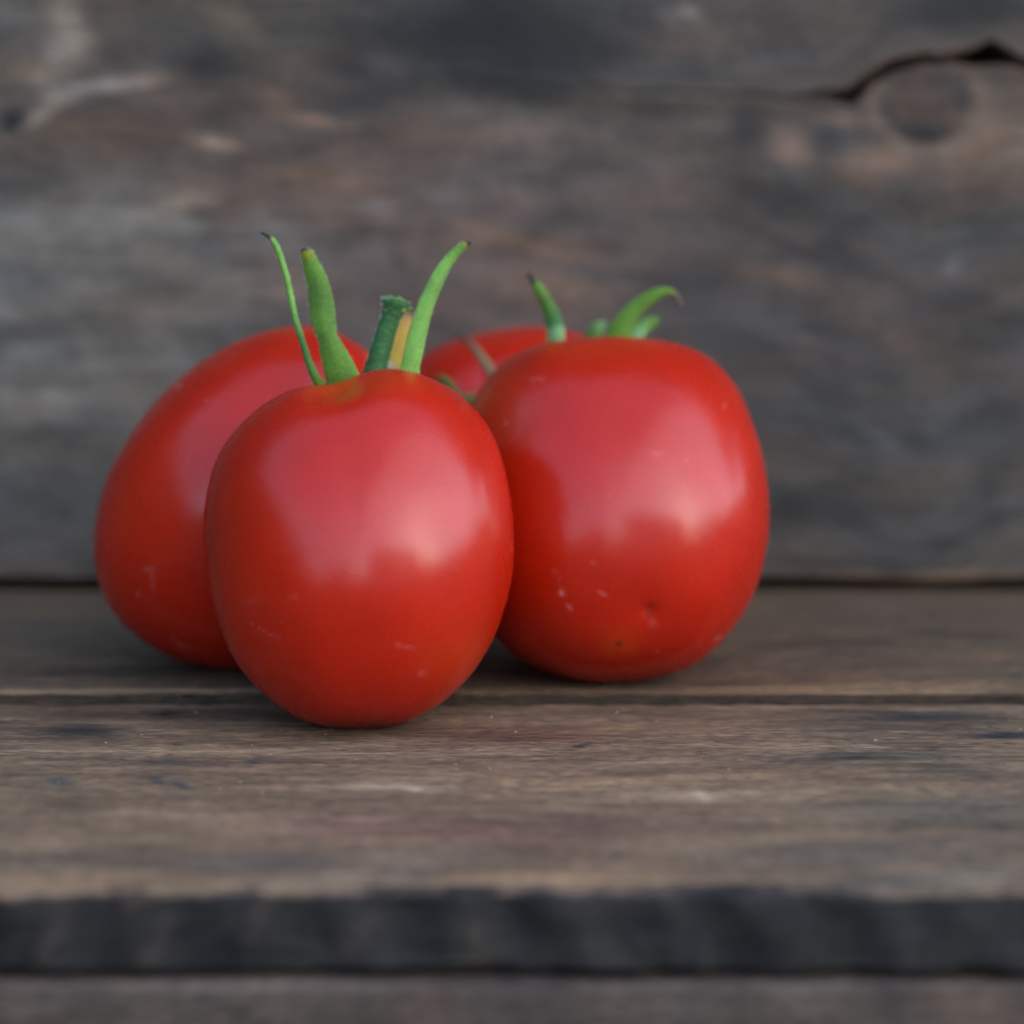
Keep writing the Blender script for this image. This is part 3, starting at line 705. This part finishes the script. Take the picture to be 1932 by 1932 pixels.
def sepal(tom, rows, cols, face=0.0, curl=0.25, th=6.0, n=70, hairs=80, seed=0, name="sepal", label=None, round_=False, wav=0.05):
    """rows: (px, py, behind, width[, face]); cols: colour stops along it"""
    rows = [tuple(r) for r in rows]
    R = catmull([r[:4] for r in rows], n)
    P = np.array([tom.at(*r[:3]) for r in R]); sc = tom.frame(tom.d)[4]
    wd = np.clip(R[:, 3], 1.0, None) * sc
    tt = np.linspace(0, 1, n)
    rs = np.random.RandomState(seed)
    wd = wd * (1 + wav * fbm(tt * 9 + seed, tt * 0 + .3, 3, seed=seed))
    T = np.gradient(P, axis=0); T /= np.linalg.norm(T, axis=1)[:, None]
    f = tom.frame(tom.d)[2]
    ns = 18
    V = []; Cc = []
    cs = np.array([c for c, _ in cols]); ct = np.array([t for _, t in cols])
    Ns = []; Ss = []
    for i in range(n):
        S = np.cross(T[i], f); S /= np.linalg.norm(S); N = np.cross(S, T[i])
        fa = face if not isinstance(face, (list, tuple)) else np.interp(tt[i], [0, 1], face)
        S, N = S * math.cos(fa) + N * math.sin(fa), -S * math.sin(fa) + N * math.cos(fa)
        Ns.append(N); Ss.append(S)
        col = np.array([np.interp(tt[i], ct, cs[:, k]) for k in range(3)])
        for k in range(ns):
            a = 2 * math.pi * k / ns
            u, v = math.cos(a), math.sin(a)
            if round_:
                q = P[i] + S * u * wd[i] / 2 + N * v * wd[i] / 2
            else:
                t_ = min(th * sc, wd[i] * 0.55)
                q = P[i] + S * u * wd[i] / 2 + N * (v * t_ / 2 * (1 + 0.5 * math.exp(-(u / .25) ** 2)) + curl * wd[i] * (u * u - 0.3))
            V.append(q); Cc.append(col * ((1 + (0.12 * abs(u) ** 3)) if not round_ else rs.choice([.75, .95, 1.0, 1.1, 1.75], p=[.2, .3, .25, .15, .1])))
    V = np.array(V)
    V += 0.00010 * fbm(V[:, 0] * 900 + seed, V[:, 2] * 900, 3, seed=seed)[:, None] * np.repeat(np.array(Ns), ns, 0)
    i = np.arange(n - 1)[:, None]; j = np.arange(ns)[None, :]; j2 = (j + 1) % ns
    F = np.stack([i * ns + j, (i + 1) * ns + j, (i + 1) * ns + j2, i * ns + j2], -1).reshape(-1, 4).tolist()
    F.append(list(range(ns))[::-1]); F.append([(n - 1) * ns + k for k in range(ns)])
    o = mesh_obj(name, V, F, M_GREEN, tom.rt, {"tint": np.array(Cc)})
    bm = bmesh.new(); bm.from_mesh(o.data); bmesh.ops.recalc_face_normals(bm, faces=bm.faces); bm.to_mesh(o.data); bm.free()
    if label: o["label"] = label
    if hairs:
        HV = []; HF = []
        for _ in range(hairs):
            i = rs.randint(2, int(n * 0.9)); a = rs.choice([0, math.pi]) + rs.normal(0, .7) if rs.rand() < .75 else rs.uniform(0, 2 * math.pi)
            u, v = math.cos(a), math.sin(a)
            t_ = wd[i] if round_ else min(th * sc, wd[i] * .55)
            cu = 0 if round_ else curl * wd[i] * (u * u - .3)
            q = P[i] + Ss[i] * u * wd[i] / 2 + Ns[i] * (v * t_ / 2 + cu)
            d = Ss[i] * u + Ns[i] * v + T[i] * rs.uniform(-.2, .7) + rs.normal(0, .2, 3); d /= np.linalg.norm(d)
            ln = rs.uniform(.0002, .0006); rr = 0.000026
            e = np.cross(d, T[i] + .1); e /= np.linalg.norm(e); g_ = np.cross(d, e)
            b0 = len(HV)
            for k in range(3):
                aa = 2 * math.pi * k / 3
                HV.append(q - d * 0.0001 + rr * (e * math.cos(aa) + g_ * math.sin(aa)))
            HV.append(q + d * ln)
            HF += [(b0, b0 + 1, b0 + 3), (b0 + 1, b0 + 2, b0 + 3), (b0 + 2, b0, b0 + 3)]
        HV = np.array(HV) - np.array(tom.rt["_org"])
        h = mesh_obj("hairs", HV, HF, M_HAIR, None)
        h.parent = o; h["kind"] = "stuff"
    return o

def hub(tom, px, py, b, r):
    """small green calyx plate sitting in the dent at the stem end"""
    P = tom.at(px, py, b); sc = tom.frame(tom.d)[4]
    V = []; F = []
    C, e, f, u, _ = tom.frame(tom.d)
    for i in range(1, 6):
        for k in range(16):
            a = 2 * math.pi * k / 16; q = math.sin(i / 6 * math.pi); h = math.cos(i / 6 * math.pi)
            V.append(P + sc * r * (q * (1 + .15 * math.cos(5 * a)) * (math.cos(a) * e + math.sin(a) * f) + 0.25 * h * u))
    F = [(i * 16 + k, (i + 1) * 16 + k, (i + 1) * 16 + (k + 1) % 16, i * 16 + (k + 1) % 16) for i in range(4) for k in range(16)]
    F += [list(range(16)), [64 + k for k in range(16)][::-1]]
    mesh_obj("calyx", V, F, M_GREEN, tom.rt, {"tint": np.tile(G1, (len(V), 1))})

# --- front tomato, upright
T1 = Tomato([(560, 733), (600, 724), (630, 719), (660, 710), (690, 702), (720, 698), (755, 697), (790, 703), (830, 718), (865, 743), (893, 770), (920, 805), (940, 845), (953, 885), (962, 930), (968, 975), (970, 1015), (967, 1070), (960, 1115),
             (948, 1160), (932, 1200), (912, 1237), (888, 1272), (855, 1305), (815, 1335), (770, 1358), (720, 1371), (680, 1373), (630, 1370), (590, 1362), (550, 1345), (510, 1318), (475, 1285), (445, 1245), (422, 1195), (405, 1145), (394, 1090), (386, 1040),
             (386, 990), (390, 945), (400, 895), (418, 850), (442, 815), (470, 787), (500, 764), (530, 747)],
            (678, 1035), 292, 0.0, 0.452,
            dents=[((0.02, 0.36, 1), 46, 0.33, 5, 0.6), ((-0.11, -0.36, 1), 15, 0.19, 0, 0), ((0, -0.15, -1), 6, 0.2, 0, 0)], lump=0.014, seed=2, smooth=4,
            dust=[(790, 1262, 7, 5, 0, .35), (760, 1212, 16, 3, -8, .30), (745, 1208, 4, 4, 0, .35), (500, 1180, 30, 2, -30, .22), (520, 1190, 14, 2, -10, .25), (440, 1220, 8, 4, 30, .2), (405, 1205, 5, 14, 0, .25), (415, 1240, 4, 10, 0, .3), (560, 1120, 10, 5, 0, .12), (480, 1130, 14, 8, 0, .1), (870, 775, 3, 3, 0, .25)],
            ripe=[(690, 728, 110, 22, .30), (860, 1240, 80, 60, .22), (620, 735, 40, 12, .45), (400, 1180, 20, 90, .15)],
            lean=0.08, grow=0.020, label="front tomato, plum shaped and upright, with a cut green stem and three tall sepals")
# --- right tomato, tipped so that its blossom end faces the viewer
T2 = Tomato([(1060, 641), (1100, 637), (1150, 637), (1200, 641), (1250, 646), (1300, 658), (1345, 684), (1380, 722), (1408, 770), (1428, 825), (1441, 880), (1449, 940), (1450, 990), (1444, 1040), (1434, 1085), (1418, 1125),
             (1395, 1168), (1360, 1212), (1320, 1248), (1270, 1273), (1215, 1286), (1150, 1290), (1090, 1285), (1030, 1266), (980, 1242), (935, 1205), (900, 1150), (880, 1080), (868, 1000), (864, 920), (868, 850), (878, 790), (900, 742), (925, 708), (970, 674), (1015, 651)],
            (1160, 965), 300, RAISE, 0.488,
            dents=[((-0.04, 0.55, 1), 40, 0.30, 5, 0.2), ((0.21, -.80, -.615), 6, 0.036, 0, 0), ((0.21, -.80, -.615), 4, 0.12, 0, 0), ((-.02, -.7, -.78), -5, 0.2, 0, 0)], lump=0.016, seed=7, smooth=4,
            dust=[(1066, 1111, 4, 6, 0, .85), (1080, 1137, 7, 3, -50, .6), (1138, 1111, 7, 2.4, -25, .75), (1122, 1056, 4, 3, 0, .4), (1236, 861, 9, 3, 0, .4), (1288, 871, 5, 2.5, 0, .35), (1229, 1166, 5, 5, 0, .5), (1351, 1196, 5, 3.5, 0, .55), (1240, 1217, 3, 3, 0, .4), (1305, 1016, 3, 3, 0, .4), (960, 806, 4, 4, 0, .4), (1018, 722, 14, 3, 0, .3), (1052, 1072, 4, 3, 0, .25), (1062, 1085, 3, 3, 0, .25), (1145, 935, 2, 4, 0, .35), (1360, 770, 4, 4, 0, .3)],
            scars=[(1222, 1148, 4.5, .95), (1168, 1203, 5.5, .75)],
            ripe=[(1168, 1206, 40, 26, .35), (1100, 660, 150, 22, .2), (940, 770, 60, 90, .25)],
            lean=0.14, dy=-4, grow=0.006, label="right tomato, broad shouldered, tipped back with its dark blossom scar facing the viewer")
# --- left tomato, behind the front one
T3 = Tomato([(560, 617), (520, 621), (480, 633), (440, 650), (400, 671), (362, 698), (330, 723), (295, 760), (262, 800), (235, 840), (212, 885), (193, 935), (181, 985), (177, 1020), (180, 1065), (192, 1110), (212, 1150), (245, 1187), (285, 1217), (330, 1239), (380, 1255),
             (430, 1262), (490, 1262), (560, 1250), (630, 1222), (700, 1175), (752, 1110), (785, 1030), (797, 950), (790, 860), (765, 775), (730, 700), (690, 651), (650, 629), (600, 617)],
            (487, 945), 305, RAISE, 0.495,
            dents=[((0.55, 0.30, 0.62), 30, 0.30, 5, 0.9)], lump=0.014, seed=13, smooth=5,
            dust=[(344, 731, 5, 5, 0, .7), (397, 762, 3, 3, 0, .3), (287, 1066, 14, 3, 15, .35), (296, 1085, 3, 20, 0, .3), (268, 1112, 4, 4, 0, .3), (340, 1205, 16, 3, -40, .3), (352, 1212, 8, 4, 0, .25)],
            ripe=[(560, 630, 140, 14, .2)],
            label="left tomato, large and rounded, half hidden behind the front tomato")
# --- back tomato
T4 = Tomato([(800, 668), (830, 652), (870, 640), (915, 628), (960, 620), (1010, 617), (1060, 622), (1100, 633), (1150, 655), (1195, 690), (1228, 740), (1245, 800), (1252, 870), (1245, 940), (1222, 1010), (1185, 1075), (1130, 1130), (1060, 1160), (980, 1167), (900, 1158),
             (830, 1125), (775, 1070), (740, 1000), (722, 920), (720, 840), (735, 760), (765, 702)],
            (985, 895), 262, RAISE, 0.535,
            dents=[((-0.18, -0.80, 0.52), 22, 0.22, 5, 0.4)], lump=0.012, seed=19, smooth=5, sub=6,
            label="rear tomato, mostly hidden, showing only its top between the left and right tomatoes")

# stem and sepals of the front tomato
hub(T1, 688, 745, 95, 62)
sepal(T1, [(640, 745, 80, 20), (606, 722, 66, 22), (588, 690, 60, 17), (572, 640, 62, 14), (558, 590, 64, 13), (548, 540, 66, 13), (538, 498, 66, 13), (525, 460, 64, 13), (512, 440, 62, 9), (495, 430, 60, 4)],
      [(GL, 0), (G1, .12), (GD * 1.3, .32), (GL, .5), (GL * 1.05, .8), (GL, .86), (BR, .89), (BR * .8, 1)], face=0.5, curl=0.1, hairs=150, seed=1, label="thin leftmost sepal with a dry dark tip")
sepal(T1, [(672, 752, 70, 60), (652, 718, 50, 66), (641, 690, 44, 60), (628, 655, 44, 48), (620, 632, 46, 38), (616, 618, 47, 42), (612, 590, 52, 47), (608, 560, 56, 47), (603, 530, 58, 43), (595, 505, 60, 36), (586, 480, 60, 28), (580, 467, 60, 23), (577, 461, 60, 14)],
      [(G1 * .95, 0), (G1 * .85, .25), (G1 * .8, .5), (G1 * .72, .65), (G1 * .9, .8), (GY * .9, .90), (GY * .7, .93), (BR * .5, .955), (BR * .5, 1)], face=0.15, curl=0.12, hairs=190, seed=2, label="broad flat sepal with a yellowed tip")
sepal(T1, [(770, 745, 80, 40), (776, 712, 66, 42), (781, 680, 62, 37), (789, 645, 62, 38), (799, 605, 64, 35), (812, 565, 66, 32), (830, 525, 68, 28), (850, 490, 70, 23), (870, 466, 70, 18), (884, 455, 70, 13), (897, 449, 70, 6)],
      [(GL * 1.15, 0), (GL * 1.05, .2), (GL * .85, .45), (GL, .7), (G1 * 1.1, .88), (GY, .92), (BR, .945), (BR, 1)], face=-0.25, curl=0.16, hairs=120, seed=3, label="sepal curving to the right with a dark tip")
sepal(T1, [(690, 760, 90, 50), (704, 715, 84, 46), (716, 675, 82, 42), (728, 635, 82, 39), (739, 600, 82, 38), (745, 583, 82, 42), (749, 571, 82, 52), (752, 563, 82, 54), (753, 558, 82, 44), (754, 556, 82, 16)],
      [(GD, 0), (GD * .9, .4), (GD * .85, .8), (G1 * .8, .9), (GP * .9, 1)], round_=True, hairs=520, seed=4, name="stem", label="short hairy stem broken off at a knuckle", wav=.05, n=150)
# crumbly lobes round the stem's broken end
def crumbs(tom, lst, name, mat, parent_obj, col, seed):
    rs = np.random.RandomState(seed); V = []; F = []; sc = tom.frame(tom.d)[4]; D, FF = ICO_S
    for (px, py, b, r) in lst:
        c = tom.at(px + rs.normal() * .5, py + rs.normal() * .5, b); b0 = len(V)
        sq = rs.uniform(.6, 1.2, 3)
        for d in D: V.append(c + d * sq * r * sc * (1 + .12 * rs.normal()) )
        F += [tuple(int(k) + b0 for k in f) for f in FF]
    V = np.array(V) - np.array(tom.rt["_org"])
    o = mesh_obj(name, V, F, mat, None, {"tint": np.tile(col, (len(V), 1))})
    o.parent = parent_obj
    return o
ICO_S = ico(2)
stem = [o for o in T1.rt.children if o.name.startswith("stem")][0]
crumbs(T1, [(733, 566, 80, 9), (744, 562, 78, 10), (760, 563, 78, 10), (770, 569, 80, 10), (764, 576, 72, 9), (752, 570, 70, 11), (738, 574, 74, 9), (774, 575, 86, 8), (756, 556, 84, 5)], "knuckle", M_GREEN, stem, GL * .8, 5)
s2 = [o for o in T1.rt.children if o.name.startswith("sepal")][1]
crumbs(T1, [(566, 464, 58, 1.7), (570, 463, 58, 1.4), (563, 469, 58, 1.3), (561, 477, 58, 1.6), (565, 483, 58, 1.3), (563, 490, 58, 1.5), (567, 473, 58, .9), (566, 497, 58, .8), (574, 461, 58, 2.0), (578, 461, 59, 4), (584, 463, 59, 5), (588, 465, 60, 3.5), (572, 466, 58, 1), (564, 460, 58, .8), (560, 484, 58, .9), (562, 502, 58, .7)], "withered_shred", M_WEB, s2, BR, 6)

# sepals of the right tomato
hub(T2, 1120, 690, 165, 60)
sepal(T2, [(1070, 680, 150, 40), (1046, 650, 120, 37), (1043, 618, 112, 35), (1036, 590, 110, 32), (1024, 562, 108, 26), (1010, 536, 106, 20), (998, 517, 106, 13), (990, 505, 106, 6)],
      [(GL, 0), (GP, .3), (GD * 1.25, .36), (G1 * .75, .6), (G1, .74), (BR, .82), (BR, 1)], face=0.2, curl=0.15, hairs=40, seed=11, label="left sepal with a brown tip")
sepal(T2, [(1140, 690, 160, 52), (1157, 650, 140, 58), (1167, 618, 132, 48), (1185, 588, 130, 38), (1210, 562, 128, 30), (1235, 546, 126, 24), (1255, 540, 126, 18), (1270, 543, 126, 12), (1280, 554, 126, 9), (1284, 570, 126, 8)],
      [(G1, 0), (G1 * .95, .4), (G1, .68), (GY * .8, .78), (lin((96, 74, 62)), .84), (lin((84, 62, 52)), 1)], face=0.1, curl=0.15, hairs=40, seed=12, label="long sepal arching right with a brown curled tip")
sepal(T2, [(1170, 690, 170, 36), (1186, 650, 168, 34), (1198, 622, 175, 30), (1214, 604, 180, 26), (1232, 594, 182, 22), (1246, 592, 182, 12)],
      [(GP, 0), (GP, .4), (GL * .85, .7), (G1 * .9, 1)], face=0.1, curl=0.1, hairs=20, seed=13, label="short pale sepal behind the long one")
sepal(T2, [(1130, 690, 215, 34), (1120, 650, 240, 34), (1115, 620, 270, 36), (1120, 602, 290, 32), (1132, 594, 300, 22), (1142, 594, 300, 10)],
      [(G1 * .8, 0), (G1 * .7, .5), (GP * .7, 1)], face=0.3, curl=0.2, hairs=0, seed=14, label="blurred sepal curling at the back")
# left tomato: yellowed sepal and grey shred seen between the front tomato's stem and sepal
hub(T3, 760, 730, 120, 40)
sepal(T3, [(738, 745, 95, 34), (744, 705, 80, 44), (755, 665, 78, 50), (766, 630, 80, 44), (774, 604, 82, 32), (780, 588, 84, 14)],
      [(YE * .85, 0), (lin((150, 128, 34)), .35), (YE, .7), (lin((140, 104, 66)), 1)], face=0.0, curl=0.1, hairs=0, seed=21, label="yellowed upright sepal")
sepal(T3, [(715, 712, 70, 14), (730, 696, 62, 16), (742, 690, 56, 12), (752, 693, 54, 5)], [(GP, 0), (lin((170, 160, 150)), .6), (lin((150, 135, 125)), 1)], curl=.1, hairs=0, seed=22, label="small dry grey sepal")
# back tomato: dry brown sepal and green arc across its face
hub(T4, 935, 745, -235, 30)
sepal(T4, [(940, 730, -250, 19), (926, 706, -250, 18), (910, 682, -240, 16), (895, 662, -222, 13), (880, 646, -200, 10), (866, 637, -180, 7)],
      [(lin((120, 108, 66)), 0), (lin((112, 92, 62)), .4), (lin((92, 56, 36)), .75), (BR, 1)], curl=.1, th=8, hairs=0, seed=31, label="dry brown sepal lying across the skin")
sepal(T4, [(915, 765, -250, 26), (880, 765, -256, 26), (868, 756, -258, 16), (856, 738, -256, 16), (843, 726, -252, 16), (832, 722, -248, 10)],
      [(G1 * .55, 0), (G1 * .55, .6), (G1 * .45, 1)], face=.3, curl=.1, hairs=0, seed=32, label="green sepal curled forward")

# fine grit and splinters lying on the boards
rs = np.random.RandomState(77); D, FF = ico(1); V = []; F = []
for q in range(170):
    if q % 3: x, y, z = rs.uniform(-.12, .12), rs.uniform(.40, BY1 - .001), 0.0001
    else: x, y, z = rs.uniform(-.14, .14), BACK_Y0 + rs.exponential(.004) + .0006, RAISE + 0.0001
    r = rs.uniform(.00005, .00017); sq = rs.uniform(.5, 1.6, 3) * [1.5, 1, .6]; b0 = len(V)
    for d in D: V.append(np.array([x, y, z - .002 * x * (q % 3 > 0)]) + d * sq * r)
    F += [tuple(int(k) + b0 for k in f) for f in FF]
g = mesh_obj("grit", V, F, plain("pale_grit", (0.30, 0.26, 0.20), .8, .6, 900), None)
tag(g, kind="stuff")

for o in bpy.data.objects:
    if "_org" in o: del o["_org"]
